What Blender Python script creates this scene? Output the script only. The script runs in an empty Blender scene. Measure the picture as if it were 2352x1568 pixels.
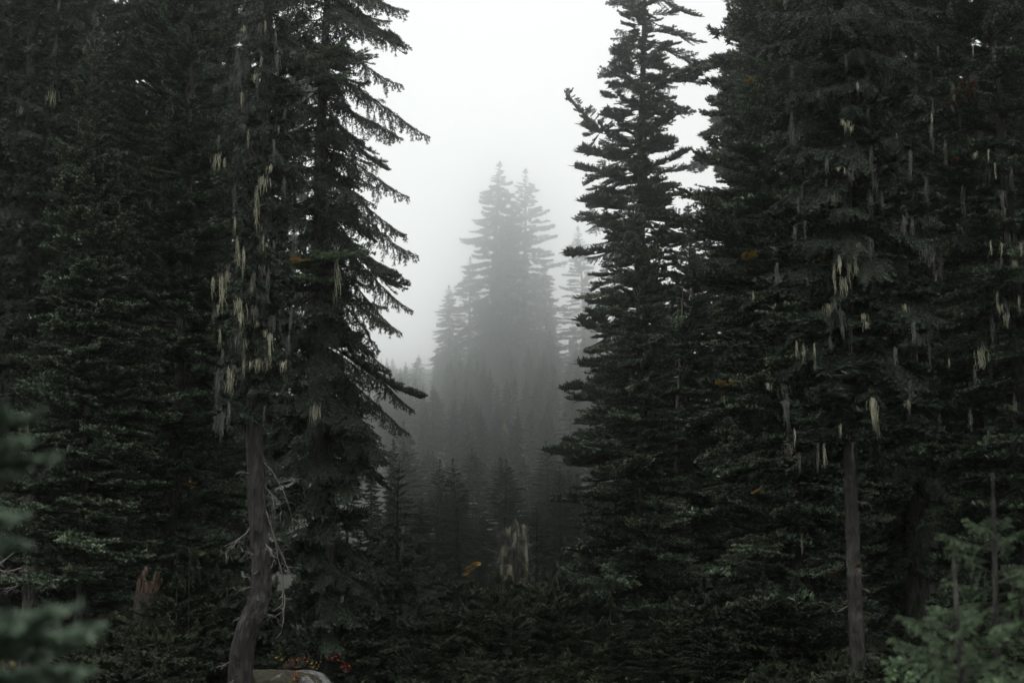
import bpy, math, random
import numpy as np
from mathutils import Vector, Matrix, Euler

R = math.radians
scene = bpy.context.scene
COL = scene.collection

# ------------------------------------------------------------------ camera
CAM_H, TILT, FPX = 1.6, R(9.0), 3267.0          # FPX: focal length in pixels of a 2352 px wide frame (50 mm)
cam_d = bpy.data.cameras.new('camera')
cam_d.lens, cam_d.sensor_width = 50.0, 36.0
cam_d.clip_start, cam_d.clip_end = 0.1, 3000
cam_d.dof.use_dof = True
cam_d.dof.focus_distance = 24.0
cam_d.dof.aperture_fstop = 2.5
cam = bpy.data.objects.new('camera', cam_d)
COL.objects.link(cam)
cam.location = (0, 0, CAM_H)
cam.rotation_euler = (R(90) + TILT, 0, 0)
scene.camera = cam

# ------------------------------------------------------------------ sky, sun, exposure (overcast, misty)
SUN_EL, SUN_ROT = R(70), R(200)
world = bpy.data.worlds.new('World')
scene.world = world
world.use_nodes = True
nt = world.node_tree
nt.nodes.clear()
wo = nt.nodes.new('ShaderNodeOutputWorld')
bg = nt.nodes.new('ShaderNodeBackground')
bg.inputs['Strength'].default_value = 0.1
sky = nt.nodes.new('ShaderNodeTexSky')
sky.sky_type = 'NISHITA'
sky.sun_disc = False
sky.sun_elevation, sky.sun_rotation = SUN_EL, SUN_ROT
hs = nt.nodes.new('ShaderNodeHueSaturation')
hs.inputs['Saturation'].default_value = 0.1
mx = nt.nodes.new('ShaderNodeMix')
mx.data_type = 'RGBA'
mx.inputs['Factor'].default_value = 0.9           # the cloud deck covers nearly all of the sky
mx.inputs['B'].default_value = (11.8, 11.75, 11.8, 1)
nt.links.new(sky.outputs['Color'], hs.inputs['Color'])
nt.links.new(hs.outputs['Color'], mx.inputs['A'])
nt.links.new(mx.outputs['Result'], bg.inputs['Color'])
nt.links.new(bg.outputs['Background'], wo.inputs['Surface'])

sun_d = bpy.data.lights.new('sun', 'SUN')
sun_d.energy, sun_d.angle, sun_d.color = 1.5, R(45), (1.0, 0.98, 0.95)
sun = bpy.data.objects.new('sun', sun_d)
COL.objects.link(sun)
sun.location = (0, 0, 60)
sun.rotation_euler = (R(90) - SUN_EL, 0, R(180) - SUN_ROT)

scene.view_settings.view_transform = 'Standard'
scene.view_settings.look = 'None'
scene.view_settings.exposure = 0.0
scene.view_settings.gamma = 1.0
scene.view_settings.use_curve_mapping = False
cy = scene.cycles
cy.max_bounces, cy.diffuse_bounces, cy.glossy_bounces = 8, 2, 1
cy.transmission_bounces, cy.volume_bounces, cy.transparent_max_bounces = 0, 6, 4
cy.caustics_reflective = cy.caustics_refractive = False
cy.use_denoising = True
cy.use_adaptive_sampling = True
cy.adaptive_threshold = 0.02

HAZE_DENSITY = 0.0029
HAZE_G = 0.957

# ------------------------------------------------------------------ helpers
CT, ST = math.cos(TILT), math.sin(TILT)


def at(px, py, Y):
    """the point at depth Y seen at pixel (px, py) of a 2352 x 1568 frame"""
    dx, dy = (px - 1176) / FPX, (784 - py) / FPX
    s = Y / (CT - dy * ST)
    return Vector((dx * s, Y, CAM_H + (dy * CT + ST) * s))


def gz(x, y):
    r = math.hypot(x, y)
    u = max(0.0, y - 80)                              # the ground climbs beyond the gap
    return (0.17 * u * u / (u + 40) +
            0.10 * math.sin(x * 0.55 + 1.3) * math.cos(y * 0.41) + 0.05 * math.sin(x * 1.7 + y * 1.3)
            + 0.35 * math.sin(x * 0.05 + 0.6) * math.sin(y * 0.043 + 2.0) * min(1, r / 60))


def mesh_from(name, V, F, mats, M=None, A=None, smooth=False):
    V = np.asarray(V, dtype=np.float32)
    me = bpy.data.meshes.new(name)
    F = np.asarray(F, dtype=np.int32)
    n, k = F.shape
    me.vertices.add(len(V))
    me.vertices.foreach_set('co', V.ravel())
    me.loops.add(n * k)
    me.loops.foreach_set('vertex_index', F.ravel())
    me.polygons.add(n)
    me.polygons.foreach_set('loop_start', np.arange(0, n * k, k, dtype=np.int32))
    for m in mats:
        me.materials.append(m)
    if M is not None:
        me.polygons.foreach_set('material_index', np.asarray(M, dtype=np.int32))
    if smooth:
        me.polygons.foreach_set('use_smooth', np.ones(n, dtype=bool))
    if A is not None:
        at_ = me.attributes.new('tip', 'FLOAT', 'POINT')
        at_.data.foreach_set('value', np.asarray(A, dtype=np.float32))
    me.update(calc_edges=True)
    return me


def link(name, me, parent=None, mat=None):
    o = bpy.data.objects.new(name, me)
    COL.objects.link(o)
    if parent is not None:
        o.parent = parent
    if mat is not None:
        o.matrix_basis = mat
    return o


def tag(o, label, cat, group=None, kind=None):
    o['label'], o['category'] = label, cat
    if group:
        o['group'] = group
    if kind:
        o['kind'] = kind
    return o


# ------------------------------------------------------------------ materials
def new_mat(name):
    m = bpy.data.materials.new(name)
    m.use_nodes = True
    t = m.node_tree
    b = t.nodes['Principled BSDF']
    return m, t, b


def node(t, kind, **kw):
    n = t.nodes.new(kind)
    for k, v in kw.items():
        if k in n.inputs:
            n.inputs[k].default_value = v
        else:
            setattr(n, k, v)
    return n


def ramp(t, stops):
    r = t.nodes.new('ShaderNodeValToRGB')
    e = r.color_ramp.elements
    e[0].position, e[0].color = stops[0][0], (*stops[0][1], 1)
    e[1].position, e[1].color = stops[-1][0], (*stops[-1][1], 1)
    for p, c in stops[1:-1]:
        q = e.new(p)
        q.color = (*c, 1)
    return r


def needle_mat(name, old, mid, new, rough=0.55):
    """shoot ends paler as new growth, widened to paint in skylight and inner shade; every branch a little different"""
    m, t, b = new_mat(name)
    a = node(t, 'ShaderNodeAttribute', attribute_name='tip')
    r = ramp(t, [(0.0, old), (0.55, mid), (1.0, new)])
    oi = t.nodes.new('ShaderNodeObjectInfo')
    nz = node(t, 'ShaderNodeTexNoise', Scale=2.3, Detail=2.0)
    tc = t.nodes.new('ShaderNodeTexCoord')
    t.links.new(tc.outputs['Object'], nz.inputs['Vector'])
    h = t.nodes.new('ShaderNodeHueSaturation')
    mr = node(t, 'ShaderNodeMapRange')
    mr.inputs['To Min'].default_value, mr.inputs['To Max'].default_value = 0.7, 1.3
    mr2 = node(t, 'ShaderNodeMapRange')
    mr2.inputs['To Min'].default_value, mr2.inputs['To Max'].default_value = 0.485, 0.515
    mu = node(t, 'ShaderNodeMath', operation='MULTIPLY')
    mr3 = node(t, 'ShaderNodeMapRange')
    mr3.inputs['From Min'].default_value, mr3.inputs['From Max'].default_value = 0.3, 0.7
    mr3.inputs['To Min'].default_value, mr3.inputs['To Max'].default_value = 0.75, 1.25
    t.links.new(a.outputs['Fac'], r.inputs['Fac'])
    t.links.new(oi.outputs['Random'], mr.inputs['Value'])
    t.links.new(nz.outputs['Fac'], mr2.inputs['Value'])
    t.links.new(nz.outputs['Fac'], mr3.inputs['Value'])
    t.links.new(mr.outputs['Result'], mu.inputs[0])
    t.links.new(mr3.outputs['Result'], mu.inputs[1])
    t.links.new(mr2.outputs['Result'], h.inputs['Hue'])
    t.links.new(mu.outputs['Value'], h.inputs['Value'])
    t.links.new(r.outputs['Color'], h.inputs['Color'])
    t.links.new(h.outputs['Color'], b.inputs['Base Color'])
    b.inputs['Roughness'].default_value = rough
    b.inputs['Specular IOR Level'].default_value = 0.3
    return m


def bark_mat(name, c0, c1, scale=9.0, bump=0.5):
    m, t, b = new_mat(name)
    tc = t.nodes.new('ShaderNodeTexCoord')
    mp = t.nodes.new('ShaderNodeMapping')
    mp.inputs['Scale'].default_value = (1, 1, 0.28)
    nz = node(t, 'ShaderNodeTexNoise', Scale=scale, Detail=6.0, Roughness=0.65)
    n2 = node(t, 'ShaderNodeTexNoise', Scale=2.2, Detail=3.0)
    vo = node(t, 'ShaderNodeTexVoronoi', Scale=scale * 1.8)
    r = ramp(t, [(0.32, c0), (0.72, c1)])
    r2 = ramp(t, [(0.55, (0, 0, 0)), (0.7, (1, 1, 1))])
    mxn = node(t, 'ShaderNodeMix', data_type='RGBA')
    mxn.inputs['B'].default_value = (c1[0] * 1.7, c1[1] * 1.75, c1[2] * 1.6, 1)
    ad = node(t, 'ShaderNodeMath', operation='ADD')
    bp = node(t, 'ShaderNodeBump', Strength=bump, Distance=0.05)
    t.links.new(tc.outputs['Object'], mp.inputs['Vector'])
    for q in (nz, vo):
        t.links.new(mp.outputs['Vector'], q.inputs['Vector'])
    t.links.new(tc.outputs['Object'], n2.inputs['Vector'])
    t.links.new(nz.outputs['Fac'], r.inputs['Fac'])
    t.links.new(n2.outputs['Fac'], r2.inputs['Fac'])
    t.links.new(r.outputs['Color'], mxn.inputs['A'])
    t.links.new(r2.outputs['Color'], mxn.inputs['Factor'])
    t.links.new(mxn.outputs['Result'], b.inputs['Base Color'])
    t.links.new(nz.outputs['Fac'], ad.inputs[0])
    t.links.new(vo.outputs['Distance'], ad.inputs[1])
    t.links.new(ad.outputs['Value'], bp.inputs['Height'])
    t.links.new(bp.outputs['Normal'], b.inputs['Normal'])
    b.inputs['Roughness'].default_value = 0.85
    b.inputs['Specular IOR Level'].default_value = 0.2
    return m


def plain_mat(name, c0, c1, scale=6.0, rough=0.8):
    m, t, b = new_mat(name)
    tc = t.nodes.new('ShaderNodeTexCoord')
    nz = node(t, 'ShaderNodeTexNoise', Scale=scale, Detail=4.0)
    oi = t.nodes.new('ShaderNodeObjectInfo')
    r = ramp(t, [(0.3, c0), (0.7, c1)])
    ad = node(t, 'ShaderNodeVectorMath', operation='ADD')
    t.links.new(tc.outputs['Object'], ad.inputs[0])
    t.links.new(oi.outputs['Random'], ad.inputs[1])
    t.links.new(ad.outputs['Vector'], nz.inputs['Vector'])
    t.links.new(nz.outputs['Fac'], r.inputs['Fac'])
    t.links.new(r.outputs['Color'], b.inputs['Base Color'])
    b.inputs['Roughness'].default_value = rough
    b.inputs['Specular IOR Level'].default_value = 0.2
    return m


M_HEM = needle_mat('hemlock_needles', (0.007, 0.011, 0.006), (0.026, 0.040, 0.024), (0.125, 0.175, 0.125))
M_FIR = needle_mat('fir_needles', (0.008, 0.013, 0.008), (0.046, 0.074, 0.040), (0.25, 0.32, 0.205))
M_SAP = needle_mat('sapling_needles', (0.008, 0.013, 0.006), (0.028, 0.042, 0.020), (0.11, 0.14, 0.075))
M_SPRAY_LIT = needle_mat('lit_spray_needles', (0.05, 0.076, 0.050), (0.13, 0.185, 0.13), (0.29, 0.37, 0.27))  # skylight on the near sprays, painted in as paler needles
M_HEM_LIT = needle_mat('lit_hemlock_needles', (0.020, 0.036, 0.016), (0.078, 0.122, 0.062), (0.25, 0.33, 0.19))  # lighter copy of the hemlock needles, open-sky light put into the colour
M_FIR_LIT = needle_mat('lit_fir_needles', (0.008, 0.013, 0.008), (0.072, 0.108, 0.066), (0.44, 0.53, 0.37))  # lit copy of the fir needles: skylit shoot ends painted brighter
M_YEL = needle_mat('yellowed_needles', (0.20, 0.12, 0.02), (0.42, 0.27, 0.045), (0.62, 0.44, 0.09))
M_PALE = needle_mat('faded_needles', (0.20, 0.20, 0.09), (0.36, 0.35, 0.17), (0.50, 0.48, 0.26))
M_ORA = needle_mat('rusty_needles', (0.04, 0.016, 0.007), (0.15, 0.058, 0.014), (0.34, 0.15, 0.03))
M_BARK = bark_mat('conifer_bark', (0.012, 0.011, 0.0105), (0.066, 0.062, 0.059), 13.0, 1.0)
M_TWIG = plain_mat('twig_bark', (0.018, 0.014, 0.012), (0.05, 0.042, 0.036), 20)
M_DEAD = plain_mat('weathered_wood', (0.16, 0.14, 0.13), (0.34, 0.32, 0.30), 12)
M_LICH = plain_mat('beard_lichen', (0.20, 0.20, 0.14), (0.50, 0.49, 0.37), 5, 0.9)
M_LICHG = plain_mat('grey_lichen', (0.07, 0.07, 0.062), (0.19, 0.19, 0.165), 5, 0.9)

# ------------------------------------------------------------------ branches
UP = np.array([0, 0, 1.0])


def nrm(a):
    return a / np.maximum(np.linalg.norm(a, axis=-1, keepdims=True), 1e-9)


def needles(seg, step, nl, width, phis, lean, rng, jit=0.25):
    """seg: rows of start(3) dir(3) length tip; returns triangles along every shoot"""
    seg = np.asarray(seg)
    cnt = np.maximum(2, np.ceil(seg[:, 6] / step).astype(int))
    idx = np.repeat(np.arange(len(seg)), cnt)
    first = np.repeat(np.cumsum(cnt) - cnt, cnt)
    f = (np.arange(len(idx)) - first + rng.random(len(idx)) * 0.6) / cnt[idx]
    ax = seg[idx, 3:6]
    p = seg[idx, 0:3] + ax * (f * seg[idx, 6])[:, None]
    side = nrm(np.cross(ax, UP) + 1e-6)
    upp = np.cross(side, ax)
    Vs, As = [], []
    for phi in phis:
        ph = R(phi) + rng.normal(0, 0.3, len(idx))
        d = nrm(ax * lean + side * np.cos(ph)[:, None] + upp * np.sin(ph)[:, None] + rng.normal(0, jit, (len(idx), 3)))
        L = nl * rng.uniform(0.7, 1.15, len(idx)) * (1 - 0.35 * f ** 4)
        w = width * 0.5
        tri = np.stack([p - ax * w, p + ax * w, p + d * L[:, None]], 1)
        Vs.append(tri)
        a0 = 0.08 + 0.66 * seg[idx, 7] ** 1.5 * f ** 1.6 + rng.normal(0, 0.05, len(idx))
        As.append(np.stack([a0, a0, a0 + 0.28], 1))
    V = np.concatenate(Vs).reshape(-1, 3)
    A = np.clip(np.concatenate(As).ravel(), 0, 1)
    F = np.arange(len(V)).reshape(-1, 3)
    return V, F, A


def wood(seg, sides=3):
    """tapered prisms: rows of p0 p1 r0 r1"""
    V, F = [], []
    for p0, p1, r0, r1 in seg:
        d = nrm(np.asarray(p1) - p0)
        a = nrm(np.cross(d, UP if abs(d[2]) < 0.9 else np.array([1.0, 0, 0])))
        b = np.cross(d, a)
        n = len(V)
        for p, r in ((p0, r0), (p1, r1)):
            for k in range(sides):
                an = 2 * math.pi * k / sides
                V.append(p + (a * math.cos(an) + b * math.sin(an)) * r)
        for k in range(sides):
            k2 = (k + 1) % sides
            F.append((n + k, n + k2, n + sides + k2))
            F.append((n + k, n + sides + k2, n + sides + k))
    return np.array(V), np.array(F)


def branch_arrays(L, kind, seed, gap=0.05, gap2=0.05, step=0.02, nl=0.028, nw=0.012):
    rng = np.random.default_rng(seed)
    seg, wd = [], []
    hem = kind in ('hem', 'mossy')
    dr = rng.uniform(0.30, 0.48)
    sw1, sw2 = rng.normal(0, 0.07), rng.normal(0, 0.05)

    def spine(s):
        if hem:
            z = L * (0.06 * s - 0.75 * dr * s ** 1.5 + 0.10 * s ** 5)
        else:
            z = L * (-0.10 * s + (0.02 + 0.25 * dr) * s ** 3)
        return np.array([L * s * (0.98 - 0.08 * s), L * (sw1 * math.sin(3 * s) + sw2 * math.sin(7 * s)), z])
    N = 9
    pts = [spine(i / N) for i in range(N + 1)]
    for i in range(N):
        r0 = 0.010 * L ** 0.6 * (1.02 - i / N) + 0.0025
        r1 = 0.010 * L ** 0.6 * (1.02 - (i + 1) / N) + 0.0025
        wd.append((pts[i], pts[i + 1], r0, r1))
    s0 = {'hem': 0.16, 'fir': 0.22, 'mossy': 0.2}[kind]
    # needles on the outer part of the main axis
    for i in range(N):
        if i / N > 0.45:
            d = pts[i + 1] - pts[i]
            seg.append((*pts[i], *nrm(d), np.linalg.norm(d), (i / N) ** 2))
    s, sgn = s0, 1
    wmax = {'hem': 0.36, 'fir': 0.46, 'mossy': 0.26}[kind]
    while s < 0.985:
        p = spine(s)
        t = nrm(spine(min(1, s + 0.02)) - spine(s - 0.02))
        sd = nrm(np.cross(t, UP))
        env = (1 - s) ** 0.75 * min(1, 0.35 + (s - s0) / 0.28)
        ln = (L ** 0.85 * wmax * env + 0.05) * rng.uniform(0.55, 1.2)
        fw = rng.uniform(0.55, 1.0)
        d = nrm(t * fw + sd * sgn * rng.uniform(0.75, 1.1) + UP * rng.normal(0.05 if hem else 0.10, 0.12))
        K = 4 if ln > 0.2 else 2
        q = p.copy()
        for k in range(K):
            sl = ln / K
            if hem:
                d = nrm(d + np.array([0, 0, -1]) * rng.uniform(0.10, 0.42))
            else:
                d = nrm(d + np.array([0, 0, 1]) * rng.uniform(-0.05, 0.13) + t * 0.08)
            q2 = q + d * sl
            wd.append((q, q2, 0.0032 * (1.15 - k / K), 0.0032 * (1.15 - (k + 1) / K)))
            if rng.random() > (0.45 if kind == 'mossy' else 0.03):
                seg.append((*q, *d, sl, ((k + 1) / K)))
            # second order shoots
            m = max(1, int(sl / gap2))
            for j in range(m):
                f = (j + rng.random()) / m
                u = (k + f) / K
                l2 = (min(0.13, 0.36 * ln) if hem else min(0.20, 0.5 * ln)) * (1.05 - u) ** 0.6 * rng.uniform(0.45, 1.15) + 0.02
                for s2 in (-1, 1):
                    if kind == 'mossy' and rng.random() < 0.5:
                        continue
                    sd2 = nrm(np.cross(d, UP))
                    d2 = nrm(d * rng.uniform(0.7, 1.2) + sd2 * s2 * rng.uniform(0.6, 1.0)
                             + UP * (rng.normal(-0.25, 0.2) if hem else rng.normal(0.12, 0.2)))
                    seg.append((*(q + d * sl * f), *d2, l2, 1.0))
            q = q2
        if hem and rng.random() < (0.55 if kind == 'hem' else 0.8):
            # shoots that hang below the branch as a fringe
            hl = rng.uniform(0.10, 0.40) * min(1.2, L ** 0.5) * (1.15 - s)
            d3 = nrm(np.array([rng.normal(0.25, 0.15), rng.normal(0, 0.2), -1]))
            q = p.copy()
            for k in range(3):
                seg.append((*q, *d3, hl / 3, 0.3 + 0.2 * k))
                q2 = q + d3 * hl / 3
                wd.append((q, q2, 0.0026, 0.0018))
                q = q2
                d3 = nrm(d3 + rng.normal(0, 0.12, 3))
        s += gap / L * rng.uniform(0.7, 1.3) * (0.5 if hem else 0.55)
        sgn = -sgn
    phis = (0, 180, 80) if hem else (25, 155, 65, 115)
    Vn, Fn, An = needles(seg, step, nl, nw, phis, 0.75 if hem else 0.55, rng)
    Vw, Fw = wood(wd)
    V = np.concatenate([Vn, Vw])
    F = np.concatenate([Fn, Fw + len(Vn)])
    A = np.concatenate([An, np.zeros(len(Vw))])
    M = np.concatenate([np.zeros(len(Fn), int), np.ones(len(Fw), int)])
    return V, F, A, M


def leader_arrays(L, seed, step=0.02, nl=0.03, nw=0.013, whorls=5):
    """the upright shoot that ends a tree, with short side shoots in whorls"""
    rng = np.random.default_rng(seed)
    seg, wd = [], []
    p1 = np.array([0.02 * L, 0.01 * L, L])
    wd.append((np.zeros(3), p1, 0.012, 0.003))
    seg.append((0, 0, 0, *nrm(p1), L, 1.0))
    for w in range(whorls):
        h = L * (0.05 + 0.8 * w / whorls)
        for k in range(6):
            a = k * 1.05 + w * 0.5 + rng.normal(0, 0.2)
            d = nrm(np.array([math.cos(a), math.sin(a), rng.uniform(0.35, 0.8)]))
            l = 0.36 * (L - h) * rng.uniform(0.6, 1.1) + 0.03
            p = p1 * (h / L)
            seg.append((*p, *d, l, 1.0))
            wd.append((p, p + d * l, 0.004, 0.002))
            for s2 in (-1, 1):
                d2 = nrm(d + np.array([-d[1], d[0], 0.1]) * 0.8 * s2)
                seg.append((*(p + d * l * 0.45), *d2, l * 0.45, 1.0))
    Vn, Fn, An = needles(seg, step, nl, nw, (0, 90, 180, 270), 0.6, rng)
    Vw, Fw = wood(wd)
    return (np.concatenate([Vn, Vw]), np.concatenate([Fn, Fw + len(Vn)]),
            np.concatenate([An, np.zeros(len(Vw))]), np.concatenate([np.zeros(len(Fn), int), np.ones(len(Fw), int)]))


def dead_arrays(L, seed):
    rng = np.random.default_rng(seed)
    wd = []

    def grow(p, d, l, r, depth):
        n = 5
        for i in range(n):
            d = nrm(d + rng.normal(0, 0.16, 3) + np.array([0, 0, -0.05]))
            q = p + d * l / n
            wd.append((p, q, r * (1 - i / n) + 0.0015, r * (1 - (i + 1) / n) + 0.0015))
            if depth and i > 0:
                for _ in range(2):
                    if rng.random() < 0.7:
                        grow(q, nrm(d + rng.normal(0, 0.7, 3)), l * rng.uniform(0.18, 0.42), r * 0.45, depth - 1)
            p = q
    grow(np.zeros(3), np.array([1.0, 0, -0.25]), L, 0.011, 2)
    V, F = wood(wd)
    return V, F


def lichen_arrays(l, w, n, seed, spread):
    rng = np.random.default_rng(seed)
    V, F = [], []
    for _ in range(n):
        a = rng.uniform(0, math.pi)
        x0, y0 = rng.normal(0, spread, 2)
        z0 = rng.uniform(-0.03, 0.03)
        ll = l * rng.uniform(0.45, 1.1)
        ww = w * rng.uniform(0.5, 1.2)
        bx, by = rng.normal(0, 0.07, 2) * ll
        am = rng.uniform(0.01, 0.05)
        K = 6
        ph = rng.uniform(0, 6)
        for c in (0, 1):
            ca, sa = math.cos(a + c * 1.57), math.sin(a + c * 1.57)
            b = len(V)
            for k in range(K + 1):
                t = k / K
                cx = x0 + bx * t * t + am * ll * math.sin(5 * t + ph)
                cyy = y0 + by * t * t + am * ll * math.cos(6 * t + ph)
                hw = ww * 0.5 * (0.35 + 1.1 * t) * (1 - t) ** 0.8 * (1.3 + 0.4 * math.sin(9 * t + ph)) + 0.001
                V.append((cx - ca * hw, cyy - sa * hw, z0 - ll * t))
                V.append((cx + ca * hw, cyy + sa * hw, z0 - ll * t))
            for k in range(K):
                q = b + 2 * k
                F.append((q, q + 1, q + 3))
                F.append((q, q + 3, q + 2))
    return np.array(V), np.array(F)


HI = {}
for kind, lens in (('hem', (0.7, 1.3, 2.0, 2.8)), ('fir', (0.5, 0.9, 1.5, 2.2)), ('mossy', (0.6, 1.1))):
    HI[kind] = [(L, [branch_arrays(L, kind, 100 + 17 * i + int(L * 10),
                                   **(dict(gap=0.075, gap2=0.075, step=0.02, nl=0.038, nw=0.018) if kind == 'fir' else
                                      dict(gap=0.075, gap2=0.07, step=0.018, nl=0.026, nw=0.013)))
                     for i in range(3 if L < 2.5 else 2)]) for L in lens]
MID = {k: [(L, [branch_arrays(L, k, 300 + 13 * i + int(L * 10), 0.16, 0.17, 0.075, 0.09, 0.046) for i in range(2)])
           for L in (0.6, 1.2, 2.0)] for k in ('hem', 'fir')}
LOW = {k: [(L, [branch_arrays(L, k, 500 + 13 * i + int(L * 10), 0.30, 0.36, 0.15, 0.19, 0.085) for i in range(2)])
           for L in (1.2, 2.4, 3.8)] for k in ('hem', 'fir')}
LEADER = leader_arrays(0.8, 3)
LEADER_MID = leader_arrays(0.8, 4, 0.05, 0.07, 0.03)
NEEDLE = {'hem': M_HEM, 'fir': M_FIR, 'mossy': M_HEM, 'sap': M_SAP}
_cache = {}


def branch_mesh(kind, li, vi, mat):
    k = (kind, li, vi, mat.name)
    if k not in _cache:
        V, F, A, M = HI[kind][li][1][vi]
        _cache[k] = mesh_from('branch_' + kind, V, F, [mat, M_TWIG], M, A)
    return _cache[k]


def leader_mesh(mat):
    k = ('leader', mat.name)
    if k not in _cache:
        V, F, A, M = LEADER
        _cache[k] = mesh_from('leader', V, F, [mat, M_TWIG], M, A)
    return _cache[k]


LICH = [mesh_from('lichen', *lichen_arrays(l, w, n, 60 + i, sp), [M_LICH])
        for i, (l, w, n, sp) in enumerate([(0.22, 0.0065, 13, 0.014), (0.34, 0.007, 11, 0.012), (0.15, 0.006, 16, 0.028),
                                           (0.24, 0.006, 16, 0.04), (0.40, 0.0065, 8, 0.010)])]
LICHG = []
for q in LICH:
    c = q.copy()
    c.materials[0] = M_LICHG
    LICHG.append(c)
DEAD = [mesh_from('bare_branch', *dead_arrays(L, 80 + i), [M_DEAD]) for i, L in enumerate((0.6, 0.9, 1.2))]


def pick(kind, ln, rng, lod):
    best = min(range(len(lod[kind])), key=lambda i: abs(math.log(lod[kind][i][0] / ln)))
    return best, rng.randrange(len(lod[kind][best][1]))


def frame(p, az, pitch, roll, sc):
    return Matrix.Translation(p) @ Euler((roll, -pitch, az), 'XYZ').to_matrix().to_4x4() @ Matrix.Diagonal((sc, sc, sc, 1))


def whorl(H, z0, rfn, n, rng, pitch_low, pitch_top, top=0.0, rag=1.0):
    """where the branches of one crown sit: (height, azimuth, pitch, length)"""
    out, az, ph = [], rng.uniform(0, 6.28), rng.uniform(0, 6.28)
    for i in range(n):
        u = ((i + rng.random()) / n) ** 0.92
        z = z0 + (H - top - z0) * u
        az += 2.39996 + rng.uniform(-0.5, 0.5)
        lobe = 1 + rag * (0.22 * math.sin(2 * az + 1.1 * z + ph) + 0.13 * math.sin(1.9 * z + 2.3 * ph))
        ln = max(0.12, rfn(z) * rng.uniform(0.62, 1.2) * lobe)
        pt = pitch_low + (pitch_top - pitch_low) * u ** 2 + rng.gauss(0, 0.15)
        out.append((z, az % 6.2832, pt, ln))
    return out


def trunk_at(path, z):
    for (a, b) in zip(path, path[1:]):
        if a[2] <= z <= b[2]:
            t = (z - a[2]) / max(1e-6, b[2] - a[2])
            return Vector(tuple(a[i] + (b[i] - a[i]) * t for i in range(3))), a[3] + (b[3] - a[3]) * t
    e = path[-1] if z > path[-1][2] else path[0]
    return Vector(e[:3]), e[3]


def trunk_mesh(path, seed, sides=11, mat=None, flare=0.35, rough=0.06, fine=0.35):
    rng = np.random.default_rng(seed)
    P = []
    for (a, b) in zip(path, path[1:]):
        k = max(1, int(math.dist(a[:3], b[:3]) / fine))
        for i in range(k):
            t = i / k
            P.append([a[j] + (b[j] - a[j]) * t for j in range(4)])
    P.append(list(path[-1]))
    P = np.array(P)
    for _ in range(2):
        P[1:-1] = 0.25 * P[:-2] + 0.5 * P[1:-1] + 0.25 * P[2:]
    V, F = [], []
    lob = rng.uniform(0, 6.28)
    for i, (x, y, z, r) in enumerate(P):
        fl = 1 + flare * math.exp(-(z - P[0, 2]) / 0.35)
        for k in range(sides):
            an = 6.28318 * k / sides
            rr = r * fl * (1 + rough * math.sin(3 * an + lob + z * 0.8) + rng.normal(0, rough * 0.6))
            V.append((x + rr * math.cos(an), y + rr * math.sin(an), z))
    n = len(P)
    for i in range(n - 1):
        for k in range(sides):
            k2 = (k + 1) % sides
            F.append((i * sides + k, i * sides + k2, (i + 1) * sides + k2, (i + 1) * sides + k))
    return mesh_from('trunk', V, F, [mat or M_BARK], smooth=True)


def straight(H, r, lean=0.0, rng=random):
    a = rng.uniform(0, 6.28)
    return [(lean * H * t * math.cos(a) + 0.012 * H * math.sin(4 * t + a), lean * H * t * math.sin(a), H * t - (0.3 if t == 0 else 0),
             r * (1 - 0.93 * t) + 0.006) for t in (0, 0.12, 0.3, 0.5, 0.7, 0.85, 1.0)]


def branch(root, kind, p, az, pitch, ln, rng, mat=None, name='branch', roll=None):
    li, vi = pick(kind, ln, rng, HI)
    sc = ln / HI[kind][li][0]
    me = branch_mesh(kind, li, vi, mat or NEEDLE[kind])
    return link(name, me, root, frame(p, az, pitch, rng.gauss(0, 0.2) if roll is None else roll, sc))


def aim(root, kind, path, z, tip, rng, mat=None, name='branch'):
    """a branch that leaves the trunk at height z and ends at the point tip (tree coordinates)"""
    p, _ = trunk_at(path, z)
    v = Vector(tip) - p
    li, vi = pick(kind, v.length, rng, HI)
    V = HI[kind][li][1][vi][0]
    # chord of the mesh: its farthest point along x
    e = V[np.argmax(V[:, 0])]
    ch = math.atan2(float(e[2]), float(e[0]))
    el = math.atan2(v.z, math.hypot(v.x, v.y))
    az = math.atan2(v.y, v.x) - math.atan2(float(e[1]), float(e[0]))
    sc = v.length / float(np.linalg.norm(e))
    return link(name, branch_mesh(kind, li, vi, mat or NEEDLE[kind]), root, frame(p, az, el - ch, rng.gauss(0, 0.22), sc))


def tree_root(name, x, y, label, cat='tree', group=None):
    o = bpy.data.objects.new(name, None)
    COL.objects.link(o)
    o.empty_display_size = 0.3
    o.location = (x, y, gz(x, y))
    return tag(o, label, cat, group)


def lichens(root, rng, spots, grey=False, name='lichen'):
    for (p, sc) in spots:
        me = rng.choice(LICHG if grey else LICH)
        link(name, me, root, Matrix.Translation(p) @ Euler((0, 0, rng.uniform(0, 6.28))).to_matrix().to_4x4() @ Matrix.Diagonal((sc, sc, sc, 1)))


def prof(points):
    """radius as a function of height from (height, radius) knots"""
    zs, rs = zip(*points)
    return lambda z: float(np.interp(z, zs, rs))


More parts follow.
